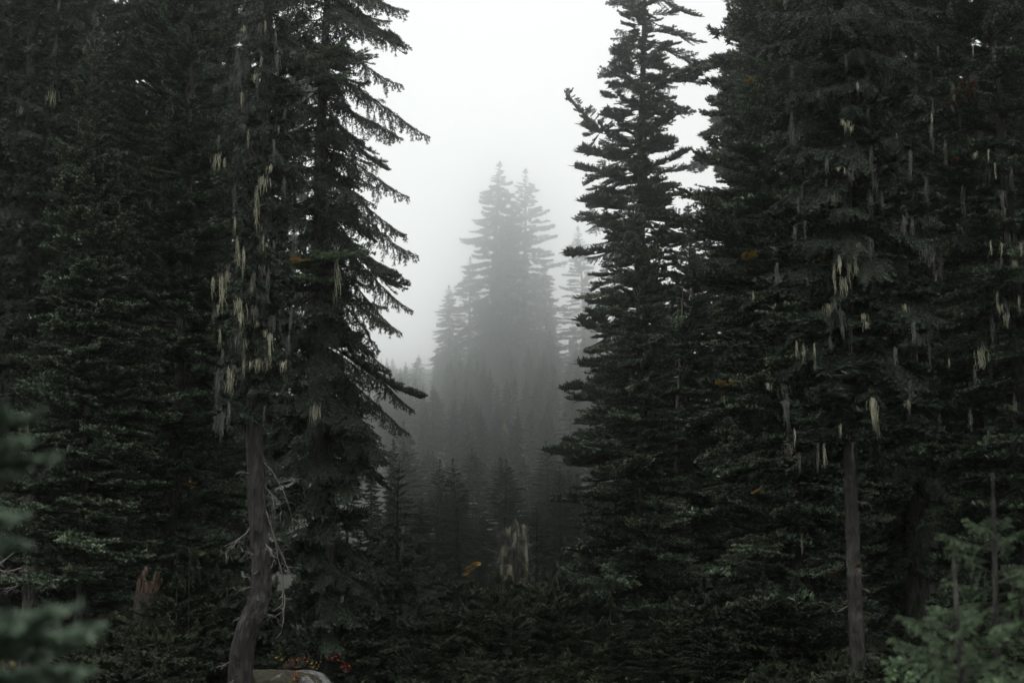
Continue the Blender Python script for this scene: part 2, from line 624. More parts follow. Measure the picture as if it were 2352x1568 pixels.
# ------------------------------------------------------------------ crowns for the rest of the forest
def crown_arrays(H, z0, knots, n, kind, seed, lod, pitch, leader_sc=1.0, rag=1.0):
    rng = random.Random(seed)
    rf = prof(knots)
    Vs, Fs, As, Ms, off = [], [], [], [], 0
    for (z, az, pt, ln) in whorl(H, z0, rf, n, rng, *pitch, top=0.3, rag=rag):
        li, vi = pick(kind, ln, rng, lod)
        L, arr = lod[kind][li][0], lod[kind][li][1][vi]
        m = np.array(frame(Vector((0.012 * H * math.sin(4 * z / H), 0, z)), az, pt, rng.gauss(0, 0.2), ln / L))
        V = arr[0] @ m[:3, :3].T + m[:3, 3]
        Vs.append(V); Fs.append(arr[1] + off); As.append(arr[2]); Ms.append(arr[3]); off += len(V)
    if not leader_sc:
        return mesh_from('crown', np.concatenate(Vs), np.concatenate(Fs), [NEEDLE[kind], M_TWIG], np.concatenate(Ms), np.concatenate(As))
    V = LEADER_MID[0] * leader_sc + np.array([0.012 * H * math.sin(4), 0, H - 0.55 * leader_sc])
    Vs.append(V); Fs.append(LEADER_MID[1] + off); As.append(LEADER_MID[2]); Ms.append(LEADER_MID[3])
    return mesh_from('crown', np.concatenate(Vs), np.concatenate(Fs), [NEEDLE[kind], M_TWIG], np.concatenate(Ms), np.concatenate(As))


_core = {}


def core_mesh(kind, mat):
    """shaded inner part of a crown, 10 m tall and 1 m in radius at its foot; trees of one kind share it"""
    k = (kind, mat.name if mat else '')
    if k not in _core:
        _core[k] = crown_arrays(10.0, 0.0, [(0, 1.0), (10, 0.1)], 130, kind, 900, MID, (-0.2, 0.4), 0)
        if mat:
            _core[k].materials[0] = mat
    return _core[k]


def key_tree(name, label, px, Y, H, r, z0, knots, n, kind, seed, pitch=(-0.15, 0.5), path=None, mat=None, group=None,
             leader=True, keep=None, lich=0, lich_grey=False, base_x=None, core=0.72, mix=0.0, rag=0.6):
    rng = random.Random(seed)
    x = base_x if base_x is not None else at(px, 1300, Y).x
    root = tree_root(name, x, Y, label, 'tree', group)
    if path is None:
        path = straight(H, r, 0.008, rng)
    link('trunk', trunk_mesh(path, seed, 22, rough=0.075, fine=0.09) if seed in (31, 81, 11) else trunk_mesh(path, seed), root)
    if seed in (31, 81, 11):                              # stubs of lost branches on the bare stem
        for _ in range(16):
            z = rng.uniform(0.4, z0 + 0.5)
            p, r_ = trunk_at(path, z)
            az = rng.uniform(3.3, 6.1) if rng.random() < 0.4 else rng.choice((0, 3.14)) + rng.uniform(-0.5, 0.5)
            sc = rng.uniform(0.12, 0.4)
            link('branch_stub', DEAD[0], root, frame(p + Vector((math.cos(az), math.sin(az), 0)) * r_ * 0.7, az, rng.uniform(-0.5, 0.2), rng.uniform(0, 3), sc))
    rf = prof(knots)
    if core:
        kk = 'hem' if kind == 'mossy' else kind
        cm, (ch, cr) = core_mesh(kk, mat), (10.0, 1.0)
        zz = [z0 + (H - z0) * q / 10 for q in range(8)]
        wide = min(core, 1.0) * sum(rf(z) / (1.02 - 0.9 * q / 10) for q, z in enumerate(zz)) / len(zz)
        mid, _ = trunk_at(path, z0 + 0.4 * (H - z0))
        o = link('inner_crown', cm, root, Matrix.Translation((mid.x, mid.y, z0)) @ Euler((0, 0, rng.uniform(0, 6.28))).to_matrix().to_4x4()
             @ Matrix.Diagonal((wide, wide, (H - z0 - 0.2) / ch, 1)))
        if core > 1:                                      # a second, slimmer layer turned against the first
            link('inner_crown', cm, root, Matrix.Translation((mid.x, mid.y, z0 + 0.2)) @ Euler((0, 0, rng.uniform(0, 6.28))).to_matrix().to_4x4()
                 @ Matrix.Diagonal((0.9 * wide, -0.9 * wide, (H - z0 - 0.4) / ch, 1)))
    spots = []
    for (z, az, pt, ln) in whorl(H, z0, rf, n, rng, *pitch, top=0.25, rag=rag):
        if keep and not keep(z, az):
            continue
        p, _ = trunk_at(path, z)
        branch(root, 'hem' if kind == 'fir' and mix and rng.random() < mix else kind, p, az, pt, ln, rng, mat)
        if rng.random() < 0.9 and math.sin(az) < 0.5:
            f = rng.uniform(0.3, 0.85)
            spots.append((p + Vector((math.cos(az), math.sin(az), 0)) * ln * f + Vector((0, 0, -0.12 * ln)), rng.uniform(0.6, 1.3)))
    if leader:
        e = path[-1]
        link('leader', leader_mesh(mat or NEEDLE[kind]), root, frame(Vector(e[:3]) - Vector((0, 0, 0.35)), 0, 0, 0, 0.9))
    rng.shuffle(spots)
    lichens(root, rng, spots[:lich], lich_grey)
    return root, path, rng


def local(root, px, py, dY=0.0):
    return at(px, py, root.location.y + dY) - root.location


STAND = []      # unit trees of the forest wall: 16 m tall
for i, kind in enumerate(('hem', 'fir', 'hem')):
    H = 16.0
    cm = crown_arrays(H, 0.5, [(0, 1.5), (5, 1.7), (10, 1.3), (14, 0.6), (16, 0.12)], 175, kind, 40 + i, MID, (-0.12, 0.45))
    rr = random.Random(i)
    tm = trunk_mesh([(0.012 * H * math.sin(4 * t), 0, H * t - (0.4 if t == 0 else 0), 0.16 * (1 - 0.95 * t) + 0.006)
                     for t in (0, 0.12, 0.3, 0.5, 0.7, 0.85, 1)], 200 + i, 9)
    STAND.append((cm, tm, H))
FAR = []        # unit trees of the misty clump: 30 m tall
for i, kind in enumerate(('hem', 'fir', 'hem', 'fir')):
    H = 30.0
    kn = [[(0, 4.3), (8, 3.9), (14, 3.1), (19.5, 2.5), (23, 2.0), (26, 1.3), (28.5, 0.5), (30, 0.12)],
          [(0, 4.0), (8, 3.7), (15, 3.2), (20, 2.7), (24, 1.9), (27, 1.0), (29, 0.35), (30, 0.12)],
          [(0, 3.8), (8, 3.6), (14, 3.2), (19, 2.7), (23, 1.9), (26, 1.1), (28.5, 0.45), (30, 0.12)],
          [(0, 4.2), (8, 3.8), (13, 3.3), (18, 2.6), (22, 2.1), (26, 1.4), (28.5, 0.6), (30, 0.12)]][i]
    cm = crown_arrays(H, 0.6, kn, 240, kind, 140 + i, LOW, (-0.40, 0.5), 1.1, 0.45)
    tm = trunk_mesh([(0.012 * H * math.sin(4 * t), 0, H * t - (0.6 if t == 0 else 0), 0.34 * (1 - 0.95 * t) + 0.01)
                     for t in (0, 0.12, 0.3, 0.5, 0.7, 0.85, 1)], 210 + i, 9)
    FAR.append((cm, tm, H))
SAPS = []       # knee- to chest-high saplings, 1 m tall
for i, kind in enumerate(('fir', 'hem', 'fir')):
    small = {k: [(L * 0.33, [(a[0] * 0.33, *a[1:]) for a in v]) for L, v in MID[k]] for k in MID}
    cm = crown_arrays(1.0, 0.05, [(0, 0.42), (0.4, 0.36), (0.8, 0.15), (1.0, 0.06)], 60, kind, 240 + i, small, (-0.1, 0.6), 0.22)
    cm.materials[0] = M_SAP
    tm = trunk_mesh([(0, 0, -0.1, 0.016), (0.01, 0, 0.5, 0.010), (0.0, 0, 1.0, 0.003)], 230 + i, 6, flare=0.1)
    SAPS.append((cm, tm, 1.0))


def stand_tree(proto, x, y, H, wide, rz, name, label, group=None, cat='tree', lean=(0, 0)):
    o = tree_root(name, x, y, label, cat, group)
    cm, tm, h = proto
    s = H / h
    m = Euler((lean[0], lean[1], rz)).to_matrix().to_4x4() @ Matrix.Diagonal((s * wide, s * wide, s, 1))
    link('trunk' if cat == 'tree' else 'stem', tm, o, m)
    link('crown', cm, o, m)
    return o


# ------------------------------------------------------------------ ground
def build_ground():
    xs = np.concatenate([np.linspace(-390, -40, 24), np.linspace(-36, 36, 97), np.linspace(40, 390, 24)])
    ys = np.concatenate([np.linspace(-290, -12, 18), np.linspace(-10, 70, 107), np.linspace(76, 690, 70)])
    V = np.array([(x, y, gz(x, y)) for y in ys for x in xs])
    w = len(xs)
    F = [(j * w + i, j * w + i + 1, (j + 1) * w + i + 1, (j + 1) * w + i) for j in range(len(ys) - 1) for i in range(w - 1)]
    m, t, b = new_mat('forest_floor')
    tc = t.nodes.new('ShaderNodeTexCoord')
    n1 = node(t, 'ShaderNodeTexNoise', Scale=0.9, Detail=6.0)
    n2 = node(t, 'ShaderNodeTexNoise', Scale=14.0, Detail=6.0)
    r1 = ramp(t, [(0.38, (0.022, 0.018, 0.013)), (0.6, (0.020, 0.028, 0.012))])
    mm = node(t, 'ShaderNodeMix', data_type='RGBA', blend_type='MULTIPLY')
    mm.inputs['Factor'].default_value = 0.8
    r2 = ramp(t, [(0.3, (0.4, 0.4, 0.4)), (0.7, (1.5, 1.5, 1.5))])
    bp = node(t, 'ShaderNodeBump', Strength=0.8, Distance=0.06)
    for q in (n1, n2):
        t.links.new(tc.outputs['Object'], q.inputs['Vector'])
    t.links.new(n1.outputs['Fac'], r1.inputs['Fac'])
    t.links.new(n2.outputs['Fac'], r2.inputs['Fac'])
    t.links.new(r1.outputs['Color'], mm.inputs['A'])
    t.links.new(r2.outputs['Color'], mm.inputs['B'])
    t.links.new(mm.outputs['Result'], b.inputs['Base Color'])
    t.links.new(n2.outputs['Fac'], bp.inputs['Height'])
    t.links.new(bp.outputs['Normal'], b.inputs['Normal'])
    b.inputs['Roughness'].default_value = 0.95
    o = link('ground', mesh_from('ground', V, F, [m], smooth=True))
    o['kind'] = 'structure'


build_ground()

# ------------------------------------------------------------------ the misty clump in the middle
far_specs = [   # tip px, tip py, depth, width factor, prototype, name, label
    (1148, 372, 450, 1.69, 0, 'hemlock_tree', 'tallest misty conifer in the middle, its sharp tip standing against the white sky'),
    (1207, 388, 477, 1.63, 1, 'fir_tree', 'misty conifer with the second highest tip, close to the right of the tallest one'),
    (1031, 655, 427, 1.83, 2, 'fir_tree', 'shorter misty conifer with a narrow separate tip left of the tall pair'),
    (1176, 480, 483, 1.55, 2, 'fir_tree', 'lower misty conifer filling the space between the two tall misty tips'),
    (1080, 590, 465, 1.32, 3, 'hemlock_tree', 'misty conifer behind the left flank of the tallest one, lower than it'),
    (1248, 600, 457, 1.38, 0, 'hemlock_tree', 'misty conifer behind the right flank of the tall pair'),
    (1327, 520, 420, 1.63, 3, 'hemlock_tree', 'misty conifer half hidden behind the tall tree right of the gap'),
    (962, 815, 402, 2.21, 1, 'hemlock_tree', 'pale misty conifer just beside the drooping dark branch tips left of the gap'),
    (1262, 760, 360, 2.08, 2, 'hemlock_tree', 'misty conifer in front of the tall pair, right below their crowns'),
    (1095, 800, 382, 2.35, 3, 'fir_tree', 'broad misty conifer below the tallest tip, in front of its trunk'),
    (1005, 900, 229, 2.15, 2, 'hemlock_tree', 'grey misty conifer low on the left side of the misty clump'),
    (1150, 930, 202, 2.28, 3, 'fir_tree', 'grey-green conifer with pale yellow sprays in the middle of the misty clump'),
    (1250, 950, 189, 2.28, 0, 'hemlock_tree', 'grey-green misty conifer low on the right side of the clump'),
    (1075, 985, 168, 2.40, 1, 'fir_tree', 'bushy grey-green conifer left of the yellow-sprayed one in the misty clump'),
    (1318, 900, 182, 2.15, 3, 'fir_tree', 'misty conifer half covered by the bright-tipped bushy fir on the right'),
    (905, 985, 53, 0.60, 0, 'hemlock_tree', 'slim grey conifer between the drooping dark branches and the misty clump'),
    (1040, 1125, 68, 1.52, 3, 'fir_tree', 'low green conifer at the left foot of the misty clump'),
    (1285, 1070, 70, 1.52, 1, 'fir_tree', 'low green conifer at the right foot of the misty clump'),
    (1165, 1075, 80, 1.60, 0, 'hemlock_tree', 'middling green conifer rising behind the lichen-draped snag'),
    (1108, 1170, 58, 1.60, 2, 'fir_tree', 'green conifer between the left foot of the clump and the snag'),
    (1232, 1160, 56, 1.60, 1, 'hemlock_tree', 'green conifer close behind the right side of the snag'),
    (962, 1150, 56, 1.36, 3, 'fir_tree', 'dusky conifer behind the right branches of the young dark hemlock'),
    (985, 1225, 40, 1.28, 1, 'fir_tree', 'small green conifer right behind the young dark hemlock'),
    (1100, 1290, 46, 1.60, 2, 'fir_tree', 'small bushy conifer with yellow sprays left of the lichen snag'),
    (1050, 1265, 43, 1.52, 0, 'fir_tree', 'small bushy conifer left of the one with yellow sprays'),
    (1268, 1280, 40, 1.60, 3, 'fir_tree', 'small bushy conifer right of the lichen snag'),
    (1330, 1230, 44, 1.52, 2, 'hemlock_tree', 'small dark conifer at the foot of the bright-tipped bushy fir'),
    (852, 1040, 45, 0.96, 0, 'hemlock_tree', 'dark conifer below the lowest drooping branches left of the gap'),
    (800, 930, 52, 0.88, 1, 'fir_tree', 'dark conifer hidden behind the drooping-branch hemlock, its top in the sky holes'),
    (868, 1160, 38, 1.20, 3, 'fir_tree', 'small dark conifer left of the young dark hemlock'),
]
far_objs = []
rf_ = random.Random(5)
for (px, py, Y, wd_, k, nm, lab) in far_specs:
    tip = at(px, py, Y)
    g = gz(tip.x, Y)
    H = tip.z - g
    rz = rf_.uniform(0, 6.28)
    # the crown axis bends by a known offset at the tip: put the base so that the tip stands where it should
    off = 0.012 * 30 * math.sin(4) * (H / 30)
    o = stand_tree(FAR[k], tip.x - off * wd_ * math.cos(rz), Y - off * wd_ * math.sin(rz), H, wd_, rz, nm, lab)
    far_objs.append(o)


def spray(root, px, py, dY, ln, kind, mat, name, rng, az=None, pitch=-0.5, label=None):
    az = rng.uniform(0, 6.28) if az is None else az
    p = local(root, px, py, dY)
    li, vi = pick(kind, ln, rng, HI)
    o = link(name, branch_mesh(kind, li, vi, mat), root, frame(p, az, pitch, rng.gauss(0, 0.2), ln / HI[kind][li][0]))
    if label:
        o['label'] = label
    return o


for i in range(170):                                    # the rest of the misty slope
    Y = 160 + 340 * (i + rf_.random()) / 170
    px = rf_.uniform(790, 1470)
    p_ = at(px, 1300, Y)
    g = gz(p_.x, Y)
    H = rf_.uniform(40, 62)
    top = float(np.interp(px, (790, 960, 1030, 1090, 1150, 1215, 1270, 1330, 1450), (790, 815, 730, 640, 560, 560, 640, 640, 700))) + rf_.uniform(0, 60)
    top = max(top, float(np.interp(Y, (160, 215, 320, 480), (940, 860, 750, 590))) + rf_.uniform(-20, 90))
    if 985 < px < 1345:                                 # leave the tall clump's own crowns visible down to their skirts
        top = max(top, float(np.interp(Y, (160, 215, 320, 480), (950, 868, 815, 785))) + rf_.uniform(-20, 30))
    H = min(H, at(px, top, Y).z - g)
    if H * FPX / Y > 95:
        stand_tree(FAR[rf_.randrange(4)], p_.x, Y, H, rf_.uniform(1.15, 1.6), rf_.uniform(0, 6.28), 'fir_tree',
                   'grey misty conifer among the lower crowns on the slope at the back of the gap', 'misty conifers on the slope')
for i in range(48):                                     # and the young ones that close the foot of the gap
    Y = rf_.uniform(44, 150)
    px = rf_.uniform(905, 1420)
    p_ = at(px, 1300, Y)
    H = at(px, rf_.uniform(1060, 1270) - 1.5 * max(0, Y - 70) - 0.15 * abs(px - 1180), Y).z - gz(p_.x, Y)
    if H > 2 and not (Y < 48 and 1120 < px < 1260):
        stand_tree(FAR[rf_.randrange(4)], p_.x, Y, H, rf_.uniform(1.7, 2.6), rf_.uniform(0, 6.28), 'fir_tree',
                   'small green conifer among others closing the foot of the misty gap', 'small conifers at the foot of the gap')
ry = random.Random(12)
for k in range(4):
    spray(far_objs[11], 1140 + 6 * k, 1082 + 5 * k, -9.5, 2.9, 'hem', M_PALE, 'faded_branch', ry, -1.57 + ry.uniform(-1, 1), -1.1, 'pale yellow faded branch')
for k in range(2):
    spray(far_objs[11], 1160, 965, -5.5, 2.2, 'hem', M_PALE, 'faded_branch', ry, -1.57 + ry.uniform(-1, 1), -1.1, 'pale yellow faded branch')
    spray(far_objs[1], 1186 + 10 * k, 738, -14, 3.4, 'hem', M_PALE, 'faded_branch', ry, -1.57 + ry.uniform(-1, 1), -0.9, 'pale yellow faded branch')
for k in range(4):
    spray(far_objs[23], 1052 + 7 * k, 1325 - 8 * k, -1.6, 0.4, 'fir', M_YEL, 'yellowed_branch', ry, 0.5 + ry.uniform(-.4, .4), 0.3, 'yellowed branch')
spray(far_objs[23], 1082, 1300, -1.6, 0.35, 'fir', M_YEL, 'yellowed_branch', ry, 0.5, 0.3, 'yellowed branch')

# ------------------------------------------------------------------ forest wall on both sides
rw = random.Random(77)
placed = []


def wall(side):
    n = 0
    for Y in (30, 34, 39, 45, 52, 61, 72):
        step = 2.5 + 0.018 * Y
        if side < 0:
            x, x1 = at(-380, 1300, Y).x, at(610, 1300, Y).x - 0.4
        else:
            x, x1 = at(1800, 1300, Y).x + 0.6, at(2600, 1300, Y).x
        while x < x1:
            xx, yy = x + rw.uniform(-0.6, 0.6), Y + rw.uniform(-1.6, 1.6)
            placed.append((xx, yy))
            H = rw.uniform(0.445, 0.56) * Y + 2.6
            k = rw.randrange(3)
            lab = ('tall conifer standing deep in the dark forest left of the misty gap' if side < 0 else
                   'tall conifer standing deep in the dark forest right of the misty gap')
            grp = 'conifers of the dark forest left of the gap' if side < 0 else 'conifers of the dark forest right of the gap'
            stand_tree(STAND[k], xx, yy, H, rw.uniform(0.95, 1.35), rw.uniform(0, 6.28), ('hemlock_tree', 'fir_tree', 'hemlock_tree')[k], lab, grp)
            x += step * rw.uniform(0.8, 1.2)
            n += 1
    return n


nL, nR = wall(-1), wall(1)
for (px, py, Y, lab) in ((1590, 470, 50, 'conifer behind the thin dead stem between the two big firs'), (1668, 300, 52, 'dark conifer in the notch between the tall tree and the pale-tipped fir'),
                         (1725, 350, 56, 'dark conifer close behind the left side of the pale-tipped fir'), (1640, 580, 62, 'conifer deep in the notch between the two big firs'),
                         (1535, 700, 60, 'conifer behind the trunk of the tall tree right of the gap'), (1425, 780, 70, 'conifer behind the bright-tipped bushy fir'),
                         (1485, 640, 78, 'taller conifer seen through the branches of the tall tree right of the gap')):
    p_ = at(px, py, Y)
    stand_tree(STAND[rw.randrange(3)], p_.x, Y, p_.z, 1.5, rw.uniform(0, 6.28), 'fir_tree', lab)
print('wall trees', nL, nR)

# ------------------------------------------------------------------ key trees, left
# slim leaning trunk at the far left with bare twigs
rg = random.Random(1)
o, path, rg = key_tree('hemlock_tree', 'slim grey trunk with bare twigs at the left edge behind the blurred sprays', 75, 24, 12.6, 0.13, 4.2,
                       [(3, 0.9), (6, 1.2), (9.5, 0.9), (10.8, 0.2)], 80, 'hem', 11, lich=6)
for (py, dx, ln) in ((1170, 1, 0.7), (1240, -1, 1.2), (1290, -1, 1.0), (1330, -1, 0.9), (1215, -1, 0.9), (1350, 1, 0.5)):
    z = at(75, py, 24).z - o.location.z
    p, _ = trunk_at(path, z)
    q = link('bare_branch', rg.choice(DEAD), o, frame(p, (0 if dx > 0 else math.pi) + rg.uniform(-0.5, 0.1) * dx, -0.35, 0, ln / 0.9))

# young fir with paler shoots
o, path, rg = key_tree('fir_tree', 'young cone-shaped fir with paler shoot ends, its whole tip visible at the left', 170, 21, at(175, 92, 21).z, 0.075, 1.3,
                       [(1.3, 1.5), (4, 1.3), (5.5, 1.05), (7.5, 0.62), (9, 0.28), (9.7, 0.08)], 230, 'fir', 21, pitch=(-0.05, 0.5), lich=3, mat=M_FIR_LIT)
FIRL = o
# second fir left behind, only dark branches
key_tree('fir_tree', 'dark fir between the young cone-shaped fir and the lichen-hung hemlock', 375, 23, 12.5, 0.14, 1.0,
         [(0, 1.5), (5, 1.5), (11, 1.1), (12.5, 0.2)], 150, 'fir', 22, pitch=(-0.05, 0.4), lich=14, lich_grey=True)

# lichen-hung hemlock with the crooked base
Y = 16.0
bx = at(552, 1590, Y).x
tp = [(552, 1625, .125), (553, 1500, .118), (572, 1425, .125), (600, 1370, .118), (598, 1290, .10), (588, 1150, .098), (583, 1000, .092),
      (590, 800, .085), (603, 500, .075), (612, 200, .062), (618, -100, .045), (622, -290, .02)]
g0 = gz(bx, Y)
path = []
for (px, py, r) in tp:
    v = at(px, py, Y)
    path.append((v.x - bx, 0.0, v.z - g0, r))
zc = at(600, 960, Y).z
o, path, rg = key_tree('hemlock_tree', 'grey crooked-based hemlock with pale lichen all over its dark crown', 0, Y, path[-1][2], 0.12, zc - g0,
                       [(zc, 0.42), (zc + 1.2, 0.62), (zc + 3, 0.72), (8.5, 0.7), (9.7, 0.2)], 170, 'mossy', 31, core=0.6, pitch=(-0.5, 0.2), path=path, base_x=bx, leader=False)
K1 = o
sp = [(505, 355, 1.0), (515, 365, .7), (605, 405, 1.1), (590, 430, 1.0), (620, 380, .8), (590, 480, .9), (545, 545, 1.0), (560, 570, 1.2), (548, 585, .9), (520, 625, 1.0),
      (512, 640, 1.5), (490, 640, .9), (552, 690, 1.5), (553, 720, 1.3), (610, 760, .8), (620, 770, 1.1), (590, 740, .6), (525, 840, .9), (530, 850, 1.0), (527, 870, 1.1),
      (560, 825, .7), (575, 830, .8), (595, 825, .8), (617, 825, 1.1), (650, 830, .9), (540, 500, .7), (570, 300, .8), (585, 170, .8), (600, 130, .7), (555, 215, .8),
      (640, 290, .5), (612, 560, .8), (605, 540, .6), (578, 640, .7), (500, 700, .6), (505, 755, .7), (560, 780, .7), (585, 240, .6), (560, 60, .7), (610, 50, .6)]
lichens(o, rg, [(local(o, a, b, rg.uniform(-0.7, -0.35)), s * rg.uniform(0.6, 0.85)) for a, b, s in sp])
sp2 = [(rg.uniform(490, 680), rg.uniform(60, 960), rg.uniform(0.5, 1.1)) for _ in range(60)]
lichens(o, rg, [(local(o, a, b, rg.uniform(-0.6, 0.1)), s) for a, b, s in sp2], True)
for (px, py, ln, az, pt) in ((606, 1160, 1.05, 0.25, -0.85), (604, 1060, .55, 0.1, -0.7), (575, 1210, .6, 3.3, -0.7), (602, 1230, .5, -0.4, -0.8), (606, 1105, .6, 0.5, -0.9)):
    q = link('bare_branch', rg.choice(DEAD), o, frame(local(o, px, py), az, pt, 0, ln / 0.9))

# hemlock whose drooping branches stand against the sky
Y = 19.0
o, path, rg = key_tree('hemlock_tree', 'dark hemlock with long drooping branches standing against the white sky left of the gap', 745, Y, 11.5, 0.17, 0.5,
                       [(0.5, 1.15), (4, 1.15), (8, 1.2), (10, 1.0), (11.5, 0.2)], 230, 'hem', 41, core=0.55, pitch=(-0.3, 0.3), lich=10, lich_grey=True,
                       keep=lambda z, az: math.cos(az) < 0.5 or z < 2.4)
K2 = o
ends = [(885, -40), (942, 38), (930, 100), (952, 118), (932, 205), (990, 325), (905, 390), (945, 465), (935, 545), (965, 608), (945, 660), (950, 720), (925, 775), (900, 870),
        (985, 912), (955, 950), (935, 1000), (890, 1075), (905, 1130), (870, 1010), (880, 290), (860, 660), (870, 560), (860, 820)]
for i, (px, py) in enumerate(ends):
    drop = rg.uniform(70, 150) + (60 if py > 300 else 0)
    z = at(745, py - drop, Y).z - o.location.z
    aim(o, 'fir' if i % 4 == 2 else 'hem', path, z, local(o, px, py, rg.uniform(-0.5, 0.5)), rg, M_HEM)
for i in range(60):                                        # filling between the silhouette branches
    py = rg.uniform(-60, 1150)
    px = rg.uniform(790, 905)
    z = at(745, py - rg.uniform(20, 130), Y).z - o.location.z
    aim(o, 'hem', path, z, local(o, px, py, rg.uniform(-1.1, 1.1)), rg)
for (px, py) in ((690, 150), (720, 130), (745, 145), (770, 150), (800, 120), (760, 170), (660, 165), (655, 605), (720, 585), (760, 590), (790, 585), (740, 620), (700, 640)):
    aim(o, 'fir', path, at(745, py - 10, Y).z - o.location.z, local(o, px, py, rg.uniform(-1.5, -1.0)), rg, M_HEM_LIT)
for k in range(4):
    spray(o, 682 + rg.uniform(-16, 16), 600 + rg.uniform(-8, 8), -1.5, 0.22, 'fir', M_YEL, 'yellowed_branch', rg, rg.uniform(3.6, 5.6), -0.1, 'yellowed branch')
lichens(o, rg, [(local(o, 775, 600, -1.2), 1.3), (local(o, 865, 385, -0.2), 0.8), (local(o, 723, 930, -1.0), 1.2)])

# young dark hemlock in front of the gap
Y = 21.0
H = at(908, 1108, Y).z - gz(at(908, 1300, Y).x, Y)
key_tree('hemlock_sapling', 'young dark hemlock with thin drooping branches at the lower left of the gap', 915, Y, H, 0.045, 0.25,
         [(0, 0.85), (1, 0.75), (2, 0.5), (2.7, 0.2), (H, 0.06)], 75, 'hem', 51, pitch=(-0.25, 0.4))

# ------------------------------------------------------------------ key trees, right
Y = 38.0
o, path, rg = key_tree('fir_tree', 'tall tree right of the gap with a crooked side limb against the sky', 1508, Y, at(1500, -230, Y).z, 0.24, 1.2,
                       [(0, 2.5), (4, 2.25), (8, 1.95), (11, 1.7), (14.5, 1.3), (17, 1.1), (20, 0.35)], 298, 'fir', 61, pitch=(-0.25, 0.25), lich=5, lich_grey=True, core=1.1, mix=0.3)
R1 = o
for (px, py) in ((1625, 100), (1640, 150), (1625, 195), (1600, 260), (1390, 180), (1395, 150), (1335, 425), (1345, 440), (1620, 40)):
    aim(o, 'fir', path, at(1505, py - 60, Y).z - o.location.z, local(o, px, py, rg.uniform(-.6, .6)), rg)
# the crooked limb: out, then up to a pointed end, with a drooping second end
limb = [(1500, 330), (1440, 300), (1380, 300), (1340, 260), (1300, 212)]
wd = []
pp = [np.array(local(o, a, b)) for a, b in limb]
for i in range(4):
    wd.append((pp[i], pp[i + 1], 0.055 - 0.011 * i, 0.044 - 0.010 * i))
link('limb', mesh_from('limb', *wood(wd, 6), [M_TWIG]), o)
for i in range(64):
    f = rg.uniform(0.42, 1.0) * 4
    k = min(3, int(f))
    p = Vector(pp[k] + (pp[k + 1] - pp[k]) * (f - k))
    d = Vector(pp[k + 1] - pp[k])
    a = math.atan2(d.z, d.x)
    rr = rg.uniform(-0.9, 0.9)
    az = rg.choice((0, math.pi)) + rg.uniform(-0.9, 0.9)
    branch(o, 'fir', p, az, rg.uniform(0.1, 1.0), rg.uniform(0.25, 0.48) * (1.4 - 0.22 * f), rg)
branch(o, 'fir', Vector(pp[3]), math.pi - 0.1, 0.85, 0.75, rg, roll=0)
branch(o, 'fir', Vector(pp[2]), math.pi + 0.1, -1.0, 0.65, rg, roll=0)
branch(o, 'fir', Vector(pp[2]), math.pi + 0.2, -0.3, 0.55, rg, roll=0)

Y = 30.0
o, path, rg = key_tree('fir_tree', 'bushy fir with bright shoot ends in front of the tall tree right of the gap', 1462, Y, at(1452, 470, Y).z, 0.15, 0.4,
                       [(0, 1.95), (2, 1.75), (4, 1.45), (6, 1.1), (8, 0.6), (9.5, 0.15)], 230, 'fir', 62, pitch=(-0.15, 0.4), mat=M_FIR_LIT)
R1B = o
Y = 33.0
key_tree('fir_tree', 'dark slim fir behind the dead snag between the two big firs on the right', 1600, Y, at(1600, 560, Y).z, 0.12, 0.4,
         [(0, 1.7), (4, 1.5), (7, 1.0), (9, 0.35)], 190, 'fir', 63, pitch=(-0.15, 0.4), lich=6, lich_grey=True)

Y = 22.0
o, path, rg = key_tree('fir_tree', 'big pale-tipped fir filling the right of the gap from top to bottom', 1830, Y, 12.6, 0.17, 1.0,
                       [(0, 1.5), (4, 1.65), (7, 1.55), (9, 1.2), (11, 0.9), (12.6, 0.2)], 290, 'fir', 71, pitch=(-0.12, 0.35), lich=8, mat=M_FIR_LIT)
R2 = o


def patch(root, px, py, n, ln, mat, name, label, rng, dY=-1.7, sp=14):
    for _ in range(n):
        q = spray(root, px + rng.uniform(-sp, sp), py + rng.uniform(-sp, sp) * 0.5, dY, ln, 'fir', mat, name, rng, rng.uniform(3.9, 5.5), 0.25, label)


patch(o, 1725, 195, 2, 0.2, M_YEL, 'yellowed_branch', 'yellowed branch', rg, -1.5, 8)
patch(o, 1860, 597, 7, 0.24, M_YEL, 'yellowed_branch', 'yellowed branch', rg, -1.95, 20)
patch(o, 1715, 600, 3, 0.24, M_YEL, 'yellowed_branch', 'yellowed branch', rg, -1.85, 14)
patch(o, 1665, 885, 3, 0.22, M_YEL, 'yellowed_branch', 'yellowed branch', rg, -1.9, 10)
patch(o, 1745, 775, 2, 0.16, M_ORA, 'rusty_branch', 'rust-coloured branch', rg, -1.8, 12)
patch(o, 1830, 1045, 2, 0.2, M_ORA, 'rusty_branch', 'rust-coloured branch', rg, -1.7, 12)
patch(o, 1740, 1135, 1, 0.2, M_YEL, 'yellowed_branch', 'yellowed branch', rg, -1.7, 4)
for (px, py, dY) in ((1545, 760, 0), (1560, 800, 0), (1585, 690, 0)):
    q = link('bare_branch', DEAD[0], R1B, frame(local(R1B, px, py, 0.8), rg.uniform(0, 6), 0.9, 0, 1.1))

